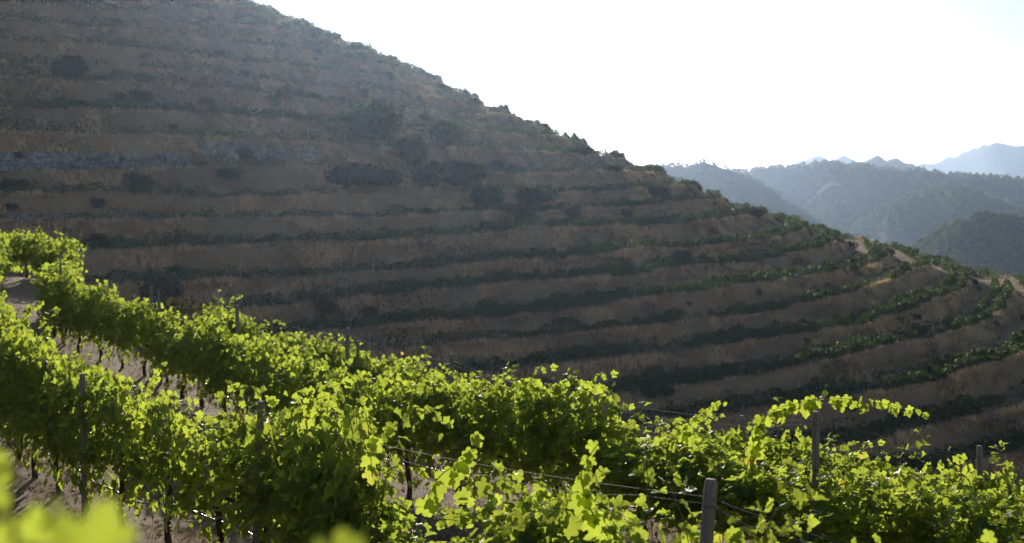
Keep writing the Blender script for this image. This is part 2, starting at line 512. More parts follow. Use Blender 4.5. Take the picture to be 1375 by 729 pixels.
r = np.random.default_rng(11)
Cs = []; Vs = []; Hs = []
for k in range(1, len(LV) - 2):
    if LV[k + 1] < -36: continue
    z0, z1 = LV[k], LV[k + 1]
    pe = px_to_psi(1700 if z0 < 0 else 1200, z0); p0 = px_to_psi(-40, z0)
    Ln = (pe - p0 + rad(18)) * REDGE(z0, np.array([-.5]))[0]
    n = int(Ln * 26)
    ps = p0 + r.random(n) * (pe + rad(18) - p0)
    e0, toe, e1 = band_r(k, ps)
    t = r.random(n) ** 1.1 * 1.1 - .06
    rr = e0 + (toe - e0) * t
    zz = bank_z(k, ps, t)
    cl = fbm(ps * 60, t * 2 + k * 3.7, 71, 3)
    keep = cl + r.normal(0, .25, n) > -.12
    C = hill_pt(rr, ps, zz)[keep]
    m = int(Ln * 7); ps2 = p0 + r.random(m) * (pe + rad(18) - p0)
    f0, ftoe, f1 = band_r(k, ps2); t2 = r.normal(-.02, .07, m)
    cg = fbm(ps2 * 90, ps2 * 0 + k, 73, 2); k2 = cg > -.25
    Cs.append(hill_pt(f0 + (ftoe - f0) * t2, ps2, bank_z(k, ps2, t2) + .05)[k2]); Vs.append(np.clip(.75 + .4 * cg[k2], 0, 1)); Hs.append(.3 + .5 * np.clip(cg[k2] + .3, 0, 1))
    Cs.append(C); Vs.append(np.clip(.48 + cl[keep] * 1.3 + r.normal(0, .16, keep.sum()), 0, 1)); Hs.append(.35 + .6 * np.clip(cl[keep] + .3, 0, 1))
Cs = np.concatenate(Cs); Vs = np.concatenate(Vs); Hs = np.concatenate(Hs)
o = link("dry_grass", tufts("dry_grass", Cs, Hs, .6, 5, M_strawfar, r, w=.07, var=Vs))
tag(o, "dry brown grass covering the terrace banks of the far hillside", "grass", kind="stuff")

r = np.random.default_rng(12)
Cs = []; Vs = []
for k in range(1, len(LV) - 2):
    z0 = LV[k]
    if LV[k + 1] < -36: continue
    pe = px_to_psi(1700 if z0 < 0 else 1200, z0); p0 = px_to_psi(-40, z0)
    Ln = (pe - p0 + rad(18)) * REDGE(z0, np.array([-.5]))[0]
    n = int(Ln * 60)
    ps = p0 + r.random(n) * (pe + rad(18) - p0); t = r.random(n) * 1.35 - .05
    e0, toe, e1 = band_r(k, ps)
    cl = fbm(ps * 42, t * 1.2 + k * 1.9, 171, 4)
    big = fbm(ps * 11, ps * 0 + k * .35, 173, 2)
    ok = cl + .6 * big > .16
    hh = (.25 + 1.5 * np.clip(cl + .6 * big - .16, 0, .5)) * r.random(n) ** .7
    C = hill_pt(e0 + (toe - e0) * t, ps, bank_z(k, ps, t) + hh)[ok]
    Cs.append(C); Vs.append(np.clip(.5 + 1.1 * fbm(ps * 23, ps * 0 + k, 175, 2) + r.normal(0, .12, n), 0, 1)[ok])
Cs = np.concatenate(Cs); Vs = np.concatenate(Vs)
M_scrub, nt, bs = newmat("dry_scrub")
at = N(nt, "ShaderNodeAttribute", attribute_name="var")
nt.links.new(ramp(nt, at.outputs["Fac"], [(0, (.10, .065, .04)), (.35, (.075, .058, .034)), (.6, (.045, .055, .025)), (1, (.06, .085, .03))]), bs.inputs["Base Color"])
bs.inputs["Roughness"].default_value = .9
o = link("scrub_undergrowth", clumps("scrub_undergrowth", Cs, .22, M_scrub, r, Vs))
tag(o, "patchy brown and green scrub growing over the terrace banks", "undergrowth", kind="stuff")

# shrubs: domes of small leaves over a few twigs
def shrub_meshes(seed, flat=.75, n=2300, mat=M_bush, size=.12):
    r = np.random.default_rng(seed)
    lobes = [(r.normal(0, .25), r.normal(0, .25), .25 + .3 * r.random(), .35 + .25 * r.random()) for _ in range(9)]
    C = []
    for i in range(n):
        lx, ly, lz, lr = lobes[r.integers(len(lobes))]
        d = r.normal(size=3); d /= np.linalg.norm(d); q = lr * (.55 + .5 * r.random())
        C.append((lx + d[0] * q, ly + d[1] * q, max(.02, (lz + d[2] * q) * flat)))
    fol = clumps("foliage", np.array(C), size, mat, r)
    a = Acc()
    for i in range(7):
        e = r.normal(size=2) * .35
        tube(a, [(0, 0, -.15), (e[0] * .5, e[1] * .5, .2), (e[0], e[1], .5 * flat + .1)], [.035, .025, .01], 4)
    return fol, a.mesh("stem", M_bark)
SHR = [shrub_meshes(200 + i, .7 + .1 * i) for i in range(4)]
GSHR = [shrub_meshes(300 + i, .8, 2300, M_bush2) for i in range(2)]

def put_shrub(loc, w, h, label, group=None, green=False, name="shrub", i=None):
    S_ = (GSHR if green else SHR)
    fm, sm = S_[rng.integers(len(S_)) if i is None else i]
    e = link(name, None, loc=loc, rot=(0, 0, rng.random() * 6.28), scale=(w / 1.3, w / 1.3, h / .8))
    link("foliage", fm, e); link("stem", sm, e)
    tag(e, label, "shrub", group)
    return e

def hill_at(px, py, dt=0.5):
    k, ps = zlevel(px, py)
    e0, toe, e1 = band_r(k, np.array([ps]))
    rr = e0 + (toe - e0) * dt
    z = bank_z(k, np.array([ps]), dt)
    return hill_pt(rr, np.array([ps]), z)[0], k

for (px, py, w, h, lab, g) in [
    (484, 182, 8.6, 5.8, "large round dark bush high on the shaded hillside, biggest of all", True),
    (583, 178, 5.5, 3.4, "broad dark green bush just right of the largest hillside bush", True),
    (545, 214, 5.0, 4.0, "tall dark bush below and right of the largest hillside bush", False),
    (600, 228, 6.5, 4.0, "wide green bush low in the clump under the upper terraces", True),
    (560, 234, 5.0, 2.6, "low spreading bush at the foot of the hillside clump", False),
    (455, 214, 6.5, 2.6, "long low bush beside the stony path, left of the clump", True),
    (500, 222, 5.5, 2.8, "low rounded bush between the long low bush and the clump", False),
    (83, 96, 5.0, 2.8, "dark green bush on a bare bank at the upper left", True),
    (183, 130, 2.8, 1.3, "small brown dome bush above the long upper vine row", False),
    (150, 130, 2.0, 1.1, "smaller brown bush just left of the brown dome bush", False),
    (267, 136, 2.8, 1.3, "pale straw coloured bush above the long upper vine row", False),
    (205, 378, 4.2, 2.6, "dark bush behind the near vineyard crest, foot of the hill", False),
    (690, 300, 4.0, 2.0, "dark brown bush on the bank left of a pale grass patch", False),
    (870, 262, 5.0, 2.4, "dark bush under the skyline at the hill's shoulder", False),
    (640, 255, 6.0, 2.2, "low green bush under the scree patch, left side", True),
    (700, 262, 7.0, 2.2, "long green scrub bush under the scree patch, right side", True),
]:
    p, k = hill_at(px, py)
    put_shrub(p, w, h, lab, green=g)
n = 0
for i in range(70):
    k = int(rng.integers(9, 27)); 
    pxr = rng.random() * 1330
    ps = px_to_psi(pxr, LV[k])
    e0, toe, e1 = band_r(k, np.array([ps])); t = .15 + .7 * rng.random()
    p = hill_pt(e0 + (toe - e0) * t, np.array([ps]), bank_z(k, np.array([ps]), t))[0]
    w = 1.0 + 1.6 * rng.random() ** 1.5
    put_shrub(p, w, w * (.5 + .3 * rng.random()), f"low dusty shrub on the far hillside bank under the {ORD[k - 2]} terrace",
              f"low shrubs on the bank under the {ORD[k - 2]} terrace", green=rng.random() < .25)
# bushes that break the skyline
for (px, lv, w, h, lab) in [
    (424, 8, 3.2, 2.2, "dark green bush leaning over the skyline notch near the top"),
    (482, 10, 3.0, 2.0, "leafy bush on the skyline right of the upper notch"),
    (520, 11, 2.6, 1.6, "small bush on the skyline, upper slope"),
    (597, 11, 3.0, 1.7, "rounded green bush on the skyline, midway down the upper slope"),
    (637, 12, 2.2, 1.6, "tuft-like bush on the skyline above the scree"),
    (780, 15, 3.4, 1.8, "grey-green bush on the skyline beyond the stony shoulder"),
    (823, 16, 2.6, 1.4, "small light green bush on the skyline before the valley view"),
    (1012, 19, 2.8, 1.9, "bright sunlit green bush on the skyline against the valley"),
]:
    k = min(range(len(LV)), key=lambda i: abs(LV[i] - LV[lv]))
    ps = px_to_psi(px, LV[k])
    rr = REDGE(LV[k], np.array([ps])) - .4
    put_shrub(hill_pt(rr, np.array([ps]), ZL(k, np.array([ps])))[0], w, h, lab, green=True)

for i in range(34):
    k = int(rng.integers(3, 23)); pxm = None
    ps_ = np.linspace(rad(-70), rad(10), 400); rr_ = REDGE(LV[k], ps_)
    pp = CX + F * (AX + rr_ * np.cos(ps_)) / (AY + rr_ * np.sin(ps_)); ps = ps_[np.argmax(pp)] - rad(rng.uniform(0, 5))
    rr = REDGE(LV[k], np.array([ps])) - rng.uniform(.2, 1.0); w = rng.uniform(1.2, 2.6)
    put_shrub(hill_pt(rr, np.array([ps]), ZL(k, np.array([ps])))[0], w, w * rng.uniform(.45, .75), f"little bush on the hill's skyline edge at the {ORD[k - 2]} terrace",
              f"little skyline bushes at the {ORD[k - 2]} terrace", green=rng.random() < .6)

# stones
def stones(name, k, pa, pb, n, size, t0, t1, seed, out=.15):
    r = np.random.default_rng(seed); a = Acc()
    p0, p1 = px_to_psi(pa, LV[k]), px_to_psi(pb, LV[k])
    cube = np.array([(x, y, z) for x in (-1, 1) for y in (-1, 1) for z in (-1, 1)], float) * .5
    fc = np.array([(0, 1, 3), (0, 3, 2), (4, 6, 7), (4, 7, 5), (0, 4, 5), (0, 5, 1), (2, 3, 7), (2, 7, 6), (0, 2, 6), (0, 6, 4), (1, 5, 7), (1, 7, 3)])
    for i in range(n):
        ps = p0 + (p1 - p0) * r.random(); t = t0 + (t1 - t0) * r.random()
        e0, toe, e1 = band_r(k, np.array([ps]))
        c = hill_pt(e0 + (toe - e0) * t + out, np.array([ps]), bank_z(k, np.array([ps]), t))[0]
        s = size * (.5 + r.random(3))
        V = cube * s * (.7 + .6 * r.random((8, 3)))
        R = Matrix.Rotation(r.random() * 6.28, 3, Vector(r.normal(size=3)).normalized())
        a.add(V @ np.array(R).T + c, fc, r.random())
    return a.mesh(name, M_stone)
k = LV.index(4.9)
tag(link("dry_stone_wall", stones("dry_stone_wall", k, -60, 238, 1700, .48, .5, .95, 1)), "long grey dry stone wall holding a bank at the left edge of the hillside", "stone wall")
tag(link("dry_stone_wall", stones("dry_stone_wall", k, 262, 420, 330, .4, .1, .6, 2)), "loose broken dry stone wall right of the long grey one", "stone wall")
tag(link("stone_scree", stones("stone_scree", k, 640, 900, 2600, .3, -.1, 1.1, 3)), "grey scree of small stones on the bank under the skyline shoulder", "scree", kind="stuff")
tag(link("dry_stone_wall", stones("dry_stone_wall", k - 1, 660, 800, 900, .4, .55, 1, 4)), "dark stone wall along the edge above the scree", "stone wall")
tag(link("dry_stone_wall", stones("dry_stone_wall", LV.index(-2.0), 0, 480, 900, .3, .75, 1, 6)), "thin low stone edging at the foot of a bank, below the long grey wall", "stone wall")

# ------------------------------------------------------------------ distant valley
def D2(D, pts, px):
    xs, ys = zip(*pts)
    return (HY - np.interp(px, xs, ys)) / F * D

RID = [
    (9500, .42, [(700, 240), (1180, 234), (1230, 221), (1270, 211), (1300, 199), (1320, 192), (1345, 191), (1375, 194), (1500, 212), (1800, 240)], 1),
    (6500, .45, [(700, 236), (1030, 225), (1060, 222), (1075, 216), (1090, 211), (1103, 208), (1115, 212), (1122, 212), (1131, 207), (1145, 212), (1165, 222), (1250, 236), (1800, 240)], 1),
    (4700, .4, [(700, 240), (1100, 232), (1145, 219), (1160, 214), (1177, 208), (1190, 213), (1205, 211), (1220, 217), (1240, 226), (1300, 240), (1800, 250)], 1.5),
    (3000, .30, [(700, 236), (950, 232), (1000, 228), (1040, 223), (1070, 224), (1110, 219), (1140, 221), (1200, 226), (1250, 231), (1300, 236), (1375, 240), (1500, 246), (1800, 240)], 3),
    (2000, .34, [(600, 225), (880, 222), (905, 220), (930, 222), (945, 216), (965, 221), (990, 228), (1010, 238), (1035, 252), (1060, 272), (1100, 296), (1200, 400), (1800, 500)], 2),
    (2400, .30, [(600, 500), (1080, 400), (1150, 300), (1190, 274), (1230, 260), (1275, 250), (1300, 253), (1340, 268), (1400, 285), (1600, 280), (1800, 300)], 2),
    (1500, .30, [(600, 520), (1130, 420), (1190, 362), (1240, 322), (1290, 296), (1320, 288), (1350, 292), (1400, 300), (1600, 280), (1800, 300)], 2),
]
def valley_h(px, D):
    H = np.full(np.broadcast(px, D).shape, -1e9)
    X = (px - CX) / F * D
    for i, (Dk, sl, pts, rough) in enumerate(RID):
        hk = D2(Dk, pts, px)
        wob = Dk * (1 + .05 * fbm(px / 90 + i, px * 0, 80 + i, 2))
        d = D - wob
        hh = hk - sl * np.abs(d) * np.where(d < 0, 1, .8)
        # gullies run down the flank
        g = np.clip(np.abs(d) / (Dk * .12), 0, 1)
        hh = hh + g * Dk * .016 * fbm(X / (Dk * .035), D / (Dk * .07), 90 + i, 4) + Dk * .0009 * fbm(X / (Dk * .008), D / (Dk * .01), 95 + i, 2)
        H = np.maximum(H, hh)
    floor = -np.interp(D, [300, 420, 700, 900, 2000, 10000], [70, 90, 130, 150, 190, 300]) + 8 * fbm(X / 160, D / 200, 60, 3)
    return np.maximum(H, floor)
pxs = np.linspace(-900, 2300, 760)
Ds = np.concatenate([np.geomspace(330, 11500, 330), [12500, 14500]])
PX, DD = np.meshgrid(pxs, Ds, indexing='ij')
H = valley_h(PX, DD)
# keep the sheet low under the near hill
hide = smooth01((900 - PX) / 120) * (DD < 1500)
V = np.stack([(PX - CX) / F * DD, DD, H], -1).reshape(-1, 3)
me = mesh("valley_hills", V, gridfaces(len(pxs), len(Ds))[:, ::-1], M_valley, smooth=True)
tag(link("valley_hills", me), "wooded hills and blue mountains fading beyond the valley", "hills", kind="structure")

def to_valley(px, py):
    D = np.linspace(600, 6000, 2700)
    g = valley_h(np.full_like(D, px), D) - (HY - py) / F * D
    i = int(np.argmax(g > 0)); return np.array([(px - CX) / F * D[i], D[i], (HY - py) / F * D[i]])
def ribbon(name, pix, w, mat, label):
    P = np.array([to_valley(a, b) for a, b in pix])
    D = np.full(len(P), np.median(P[:, 1])) * np.linspace(.97, 1.03, len(P))
    P = np.column_stack([(np.array([a for a, b in pix]) - CX) / F * D, D, D]); P = catmull(P, 8)
    T = np.gradient(P[:, :2], axis=0); T /= np.linalg.norm(T, axis=1)[:, None]
    n = np.stack([T[:, 1], -T[:, 0]], -1)
    rows = []
    for q in (-1, 0, 1):
        xy = P[:, :2] + n * w * .5 * q
        rows.append(np.column_stack([xy, valley_h(xy[:, 0] / xy[:, 1] * F + CX, xy[:, 1]) + 3.0]))
    tag(link(name, mesh(name, np.concatenate(rows), gridfaces(3, len(P)), mat, True)), label, name.replace("_", " "), kind="structure")
def catmull(P, n=24):
    out = []
    for i in range(len(P) - 1):
        p0, p1, p2, p3 = P[max(i - 1, 0)], P[i], P[i + 1], P[min(i + 2, len(P) - 1)]
        t = np.linspace(0, 1, n, endpoint=False)[:, None]
        out.append(.5 * (2 * p1 + (p2 - p0) * t + (2 * p0 - 5 * p1 + 4 * p2 - p3) * t ** 2 + (3 * p1 - p0 - 3 * p2 + p3) * t ** 3))
    out.append(P[-1:]); return np.concatenate(out)
ribbon("dirt_road", [(1040, 283), (1060, 276), (1085, 270), (1105, 264), (1125, 261)], 18, M_track, "pale dirt road cut across the dark wooded slope")

# trees
def tree_meshes(seed, tall):
    r = np.random.default_rng(seed); C = []
    for i in range(150):
        d = r.normal(size=3); d /= np.linalg.norm(d); q = .62 + .4 * r.random()
        C.append((d[0] * .5 * q, d[1] * .5 * q, (.46 + d[2] * .42 * q)))
    C = np.array(C); C[:, :2] *= (1 + .25 * r.normal(size=(150, 1)) * .4)
    C[:, 2] *= tall
    cr = clumps("crown", C, .26, M_tree, r)
    a = Acc(); tube(a, [(0, 0, -.1), (.02, 0, .35 * tall), (0, .02, .7 * tall)], [.05, .035, .015], 5)
    tube(a, [(0, 0, .3 * tall), (.2, .1, .55 * tall)], [.02, .01], 4)
    return cr, a.mesh("trunk", M_bark), C
TR = [tree_meshes(400 + i, [1, 1.1, .85, 1.35][i]) for i in range(4)]

r = np.random.default_rng(33)
cand = []
while len(cand) < 24000:
    n = 6000
    px = 860 + r.random(n) * 560; D = np.exp(np.log(800) + r.random(n) * (np.log(3700) - np.log(800)))
    D = D if True else D
    x = (px - CX) / F * D
    z = valley_h(px, D)
    dens = .45 + .9 * fbm(x / 160, D / 160, 66, 3)
    py = HY - F * z / D
    ok = (r.random(n) < dens * np.clip(D / 2400, .15, 1) ) & (py < 400)
    for a_, b_, c_, d_, e_ in zip(x[ok], D[ok], z[ok], px[ok], py[ok]): cand.append((a_, b_, c_, d_, e_))
cand = np.array(cand[:24000])
# occlusion test: nearer terrain hides a tree when its sight line dips under it
def visible(c):
    ts = np.linspace(.12, .97, 60)
    D = c[:, 1:2] * ts; z = (c[:, 2:3] + 7) * ts
    g = valley_h(c[:, 3:4] + 0 * D, np.maximum(D, 420)) - 1000 * (D < 420)
    return (g < z).all(1)
cand = cand[visible(cand)]
siz = (3.5 + 4.5 * r.random(len(cand)) ** 1.4) * np.interp(cand[:, 1], [900, 1500, 3000], [.6, .8, 1.05]) * np.where(cand[:, 3] < 1040, .6, 1)
order = np.argsort(cand[:, 1] / siz)
# the largest ones in the picture are individual trees
ind = [i for i in order if 900 < cand[i, 3] < 1372 and cand[i, 4] < np.interp(cand[i, 3], [900, 1090, 1240, 1375], [215, 295, 345, 370])][:280]
inds = set(ind)
for i in ind:
    c = cand[i]; v = TR[r.integers(4)]
    e = link("distant_tree", None, loc=(c[0], c[1], c[2] - .3), rot=(0, 0, r.random() * 6.28), scale=(siz[i], siz[i], siz[i] * .95))
    link("crown", v[0], e); link("trunk", v[1], e)
    tag(e, "small round tree on the nearest wooded slope across the valley", "tree", "trees on the wooded slopes across the valley")
rest = [i for i in range(len(cand)) if i not in inds]
Cs = []; Sz = []; Vv = []
for i in rest:
    c = cand[i]; C = TR[r.integers(4)][2][::3] * siz[i]
    Cs.append(C + c[:3]); Vv.append(np.full(len(C), r.random() * .8))
C = np.concatenate(Cs); var = np.clip(np.concatenate(Vv) + r.normal(0, .1, len(C)), 0, .95)
o = link("distant_woodland", clumps("distant_woodland", C, 2.0, M_tree, r, var))
tag(o, "woodland of small trees dotted over the hills across the valley", "woodland", kind="stuff")

# ------------------------------------------------------------------ near vineyard
BP = np.array([(9.5, -7.5, -3.0), (6.6, -1, -3.1), (3.6, 4.5, -3.45), (1.2, 9, -3.85), (-.95, 13.5, -4.45), (-3.1, 18, -4.8), (-6.3, 22.3, -4.98),
               (-9.3, 27.5, -4.9), (-12.4, 35, -4.7), (-15.6, 43, -4.35), (-18.4, 52, -4.1), (-21.2, 61, -4.0), (-27, 70, -4.1), (-38, 78, -4.3), (-60, 86, -4.6), (-110, 96, -5), (-190, 104, -5)], float)
def catmull(P, n=24):
    out = []
    for i in range(len(P) - 1):
        p0, p1, p2, p3 = P[max(i - 1, 0)], P[i], P[i + 1], P[min(i + 2, len(P) - 1)]
        t = np.linspace(0, 1, n, endpoint=False)[:, None]
        out.append(.5 * (2 * p1 + (p2 - p0) * t + (2 * p0 - 5 * p1 + 4 * p2 - p3) * t ** 2 + (3 * p1 - p0 - 3 * p2 + p3) * t ** 3))
    out.append(P[-1:]); return np.concatenate(out)
B = catmull(BP)
k_ = np.ones(25) / 25
Bs = B.copy()
TB = np.gradient(B[:, :2], axis=0); TB /= np.linalg.norm(TB, axis=1)[:, None]
for i in range(2):
    p = np.pad(TB[:, i], 12, mode='edge'); TB[:, i] = np.convolve(p, k_, 'valid')
TB /= np.linalg.norm(TB, axis=1)[:, None]
NB = np.stack([TB[:, 1], -TB[:, 0]], -1)             # downslope side
WB = np.interp(B[:, 1], [0, 29, 35, 40, 43, 50, 60, 75], [1, 1, .85, .56, .48, .58, .8, .85])
DC = np.interp(B[:, 1], [0, 9, 13.5, 18, 21, 36, 45, 60], [.15, .1, -.2, -.05, .1, .22, .2, .3])
PO = [-40, -16, -8, -6.6, -6.1, -5.4, -4.7, -3.6, -2.2, -1.3, 0, 1.3, 2.4, 3.4, 4.7, 6, 7, 8, 9.4, 10.6, 12, 13, 14.1, 15.3, 17, 25, 60, 110]
PZ = [10, 5, 2.8, 2.1, 1.75, 1.3, 1.15, 1.05, .25, .03, 0, 0, 0, 0, 0, -.05, -.45, -1.05, -1.15, -1.25, -2.4, -2.75, -2.85, -3.0, -4.9, -13, -44, -60]
def near_h(x, y, rough=True):
    x = np.atleast_1d(x).astype(float); y = np.atleast_1d(y).astype(float)
    out = np.empty_like(x)
    for a in range(0, len(x), 20000):
        xx, yy = x[a:a + 20000], y[a:a + 20000]
        d2 = (xx[:, None] - B[None, :, 0]) ** 2 + (yy[:, None] - B[None, :, 1]) ** 2
        i = d2.argmin(1)
        o = (xx - B[i, 0]) * NB[i, 0] + (yy - B[i, 1]) * NB[i, 1]
        o = np.where(o < 4.7 * WB[i], o / WB[i], o + 4.7 * (1 - WB[i]))
        out[a:a + 20000] = B[i, 2] + np.interp(o, PO, PZ) - DC[i] * smooth01((o - 1.2) / 2.4) \
            - .9 * np.clip(yy - 47, 0, None) * smooth01((o - 3.4 - .5 * (yy < 50)) / 3) - .55 * np.clip(yy - 61, 0, None)
    if rough:
        out += .07 * fbm(x / 1.3, y / 1.3, 5, 4) + .1 * fbm(x / 6, y / 6, 6, 2)
    return out
gx = np.concatenate([np.linspace(-160, -41, 40), np.linspace(-40, 22, 330), np.linspace(23, 160, 50)])
gy = np.concatenate([np.linspace(-40, -9, 12), np.linspace(-8, 80, 400), np.linspace(81, 200, 60)])
GX, GY = np.meshgrid(gx, gy, indexing='ij')
GZ = near_h(GX.ravel(), GY.ravel())
GZ = np.minimum(GZ, 6)
GZ -= np.interp(GY.ravel(), [80, 130, 200], [0, 30, 60])
GZ = np.maximum(GZ, -50)
V = np.stack([GX.ravel(), GY.ravel(), GZ], -1)
me = mesh("ground", V, gridfaces(len(gx), len(gy))[:, ::-1], M_soil, smooth=True)
tag(link("ground", me), "dry reddish soil of the near vineyard terraces", "ground", kind="structure")
# slope linking the two hillsides
gx = np.linspace(-300, 500, 80); gy = np.linspace(60, 420, 60)
GX, GY = np.meshgrid(gx, gy, indexing='ij')
V = np.stack([GX.ravel(), GY.ravel(), -52 - .12 * np.clip(GY.ravel() - 150, 0, 400) - .1 * np.clip(GX.ravel(), 0, 500) + 2 * fbm(GX.ravel() / 30, GY.ravel() / 30, 8, 3)], -1)
tag(link("valley_floor", mesh("valley_floor", V, gridfaces(80, 60)[:, ::-1], M_hill, smooth=True)), "valley floor between the two slopes", "ground", kind="structure")

def row_curve(off):
    P = (B[:, :2] + NB * (off * WB if off < 5 else off - 4.7 * (1 - WB))[:, None])[B[:, 1] < 78]
    return P
def row_at(P, s):
    L = np.concatenate([[0], np.cumsum(np.linalg.norm(np.diff(P, axis=0), axis=1))])
    x, y = np.interp(s, L, P[:, 0]), np.interp(s, L, P[:, 1])
    x2, y2 = np.interp(s + .3, L, P[:, 0]), np.interp(s + .3, L, P[:, 1])
    return x, y, math.atan2(y2 - y, x2 - x), L[-1]
def row_s(P, x, y):
    L = np.concatenate([[0], np.cumsum(np.linalg.norm(np.diff(P, axis=0), axis=1))])
    return L[((P[:, 0] - x) ** 2 + (P[:, 1] - y) ** 2).argmin()]

# grape leaf outline, petiole at the origin, tip towards +y, unit width
half = [(.0, .10), (.13, -.08), (.30, -.10), (.42, .03), (.45, .15), (.36, .22), (.50, .30), (.56, .46), (.50, .58), (.33, .56), (.27, .62), (.27, .78), (.15, .86), (0, 1.0)]
OUT = np.array(half + [(-x, y) for x, y in half[-2:0:-1]])
LC = np.array([[0, .40]])
L2 = np.concatenate([LC, OUT]); NL = len(L2)
LF = np.array([(0, i, i + 1 if i + 1 < NL else 1) for i in range(1, NL)])

def leaves_mesh(name, P, Dn, Nn, size, mat, r, var=None):
    """P base points, Dn tip directions, Nn blade normals, size widths"""
    n = len(P)
    Dn = Dn / (np.linalg.norm(Dn, axis=1)[:, None] + 1e-9)
    Nn = Nn - (Nn * Dn).sum(1)[:, None] * Dn; Nn /= np.linalg.norm(Nn, axis=1)[:, None] + 1e-9
    X = np.cross(Dn, Nn)
    fold = .10 + .30 * r.random(n); curl = -.05 + .45 * r.random(n); wav = .09 * r.normal(size=(n, NL))
    lx = L2[None, :, 0] * (.9 + .2 * r.random((n, 1))); ly = L2[None, :, 1]
    lz = fold[:, None] * np.abs(lx) - curl[:, None] * (ly - .3) ** 2 + wav * (np.abs(lx) + .15)
    s = size[:, None, None]
    V = P[:, None] + s * (X[:, None] * lx[..., None] + Dn[:, None] * ly[..., None] + Nn[:, None] * lz[..., None])
    Fq = (LF[None] + (np.arange(n) * NL)[:, None, None]).reshape(-1, 3)
    v = r.random(n) if var is None else var
    return mesh(name, V.reshape(-1, 3), Fq, mat, False, np.repeat(v, NL))

def grow(r, start, heading, length, droop, step=.06, wander=.35, stiff=.5):
    """a cane as a list of points"""
    p = np.array(start, float); d = np.array(heading, float); d /= np.linalg.norm(d)
    pts = [p.copy()]; n = int(length / step)
    for i in range(n):
        t = i / max(n, 1)
        d = d + r.normal(size=3) * wander * step * 2 + np.array([0, 0, -1]) * droop * t * step * 4
        d /= np.linalg.norm(d); p = p + d * step; pts.append(p.copy())
    return np.array(pts)

def cane_leaves(r, pts, P, Dn, Nn, Sz, smax=.145, smin=.05, every=1, out=None):
    n = len(pts); 
    for i in range(1, n, every):
        t = i / n
        tang = pts[i] - pts[i - 1]; tang /= np.linalg.norm(tang)
        a = r.random() * 6.28
        o = np.array([math.cos(a) * .7, math.sin(a), .1]); 
        if out is not None: o = o + out * .6
        o = o - tang * (o @ tang) * .6; o /= np.linalg.norm(o)
        base = pts[i] + o * (.03 + .06 * r.random())
        sz = (smax * (1 - t) ** .6 + smin) * (.7 + .5 * r.random())
        tip = o * .7 + np.array([0, 0, -.9 + .9 * t]) + tang * .4 * t + r.normal(size=3) * .3
        nor = np.array([o[0] * .6, o[1] * .8, .55]) + r.normal(size=3) * .35
        P.append(base); Dn.append(tip); Nn.append(nor); Sz.append(sz)

HT = 1.9
def vine_meshes(seed, dens=1.0, L=1.55, top=1.75, tall=0, detail=True):
    r = np.random.default_rng(seed)
    a = Acc()
    # trunk and the two arms
    tx = r.normal(0, .04, 5); ty = r.normal(0, .03, 5)
    tr = [(tx[0], ty[0], -.12), (tx[1], ty[1], .15), (tx[2] * 1.3, ty[2], .38), (tx[3] * .6, ty[3], .6), (0, 0, .76)]
    tube(a, catmull(np.array(tr), 4), np.linspace(.048, .034, 17) * (1 + .05 * r.normal(size=17)), 8)
    arms = []
    for sg in (-1, 1):
        pts = catmull(np.array([(0, 0, .70), (sg * .12, .01, .80), (sg * .4, r.normal(0, .02), .79 + r.normal(0, .02)), (sg * L * .5, 0, .80)]), 4)
        tube(a, pts, np.linspace(.034, .016, len(pts)) * (1 + .1 * r.normal(size=len(pts))), 6)
        arms.append(pts)
    trunk = a.mesh("trunk", M_bark, True)
    c = Acc(); P, Dn, Nn, Sz = [], [], [], []
    nsh = int(15 * dens)
    for i in range(nsh):
        x = -L / 2 + L * (i + r.random()) / nsh
        ln = r.uniform(.75, 1.15)
        if r.random() < .24: ln += r.uniform(.15, .5) + tall
        side = r.choice([-1, 1])
        pts = grow(r, (x, 0, .8), (r.normal(0, .2), side * .12 + r.normal(0, .08), 1), ln, .25 if ln < 1.2 else .9)
        # upper wires hold the canes in
        w = np.clip(pts[:, 2] - .8, 0, 1.0); pts[:, 1] *= (1 - .35 * w)
        tube(c, pts[::2] if len(pts) > 4 else pts, np.linspace(.006, .0025, len(pts[::2] if len(pts) > 4 else pts)), 4)
        cane_leaves(r, pts, P, Dn, Nn, Sz, every=1)
    # laterals that spill to the sides and hang down
    for i in range(int(30 * dens)):
        x = r.uniform(-L / 2, L / 2); side = r.choice([-1, 1]); z0 = r.uniform(.68, 1.6)
        pts = grow(r, (x, side * .05, z0), (r.normal(0, .5), side, r.normal(.25, .3)), r.uniform(.25, .62), 1.1)
        tube(c, pts[::2], np.linspace(.004, .002, len(pts[::2])), 4)
        cane_leaves(r, pts, P, Dn, Nn, Sz, smax=.12, every=1, out=np.array([0, side, 0]))
    for i in range(int(13 * dens)):
        x = r.uniform(-L / 2, L / 2); side = r.choice([-1, 1])
        pts = grow(r, (x, side * .08, .8), (r.normal(0, .4), side * .9, -.2), r.uniform(.3, .6), 1.6)
        cane_leaves(r, pts, P, Dn, Nn, Sz, smax=.125, every=1, out=np.array([0, side, 0]))
    # fill leaves on the outside of the hedge
    nf = int(205 * dens)
    for i in range(nf):
        side = r.choice([-1, 1]); z = .30 + (top - .30) * r.random() ** 1.1
        P.append((r.uniform(-L / 2, L / 2), side * (r.uniform(.08, .30) * (1 - .3 * (z - .9))), z))
        Dn.append((r.normal(0, .4), side * .4 + r.normal(0, .2), -1 + r.normal(0, .3)))
        Nn.append((r.normal(0, .5), side + r.normal(0, .3), .5 + r.normal(0, .3))); Sz.append(r.uniform(.07, .15))
    fol = leaves_mesh("foliage", np.array(P), np.array(Dn), np.array(Nn), np.array(Sz), M_leaf, r)
    canes = c.mesh("cane", M_cane)
    return trunk, fol, canes

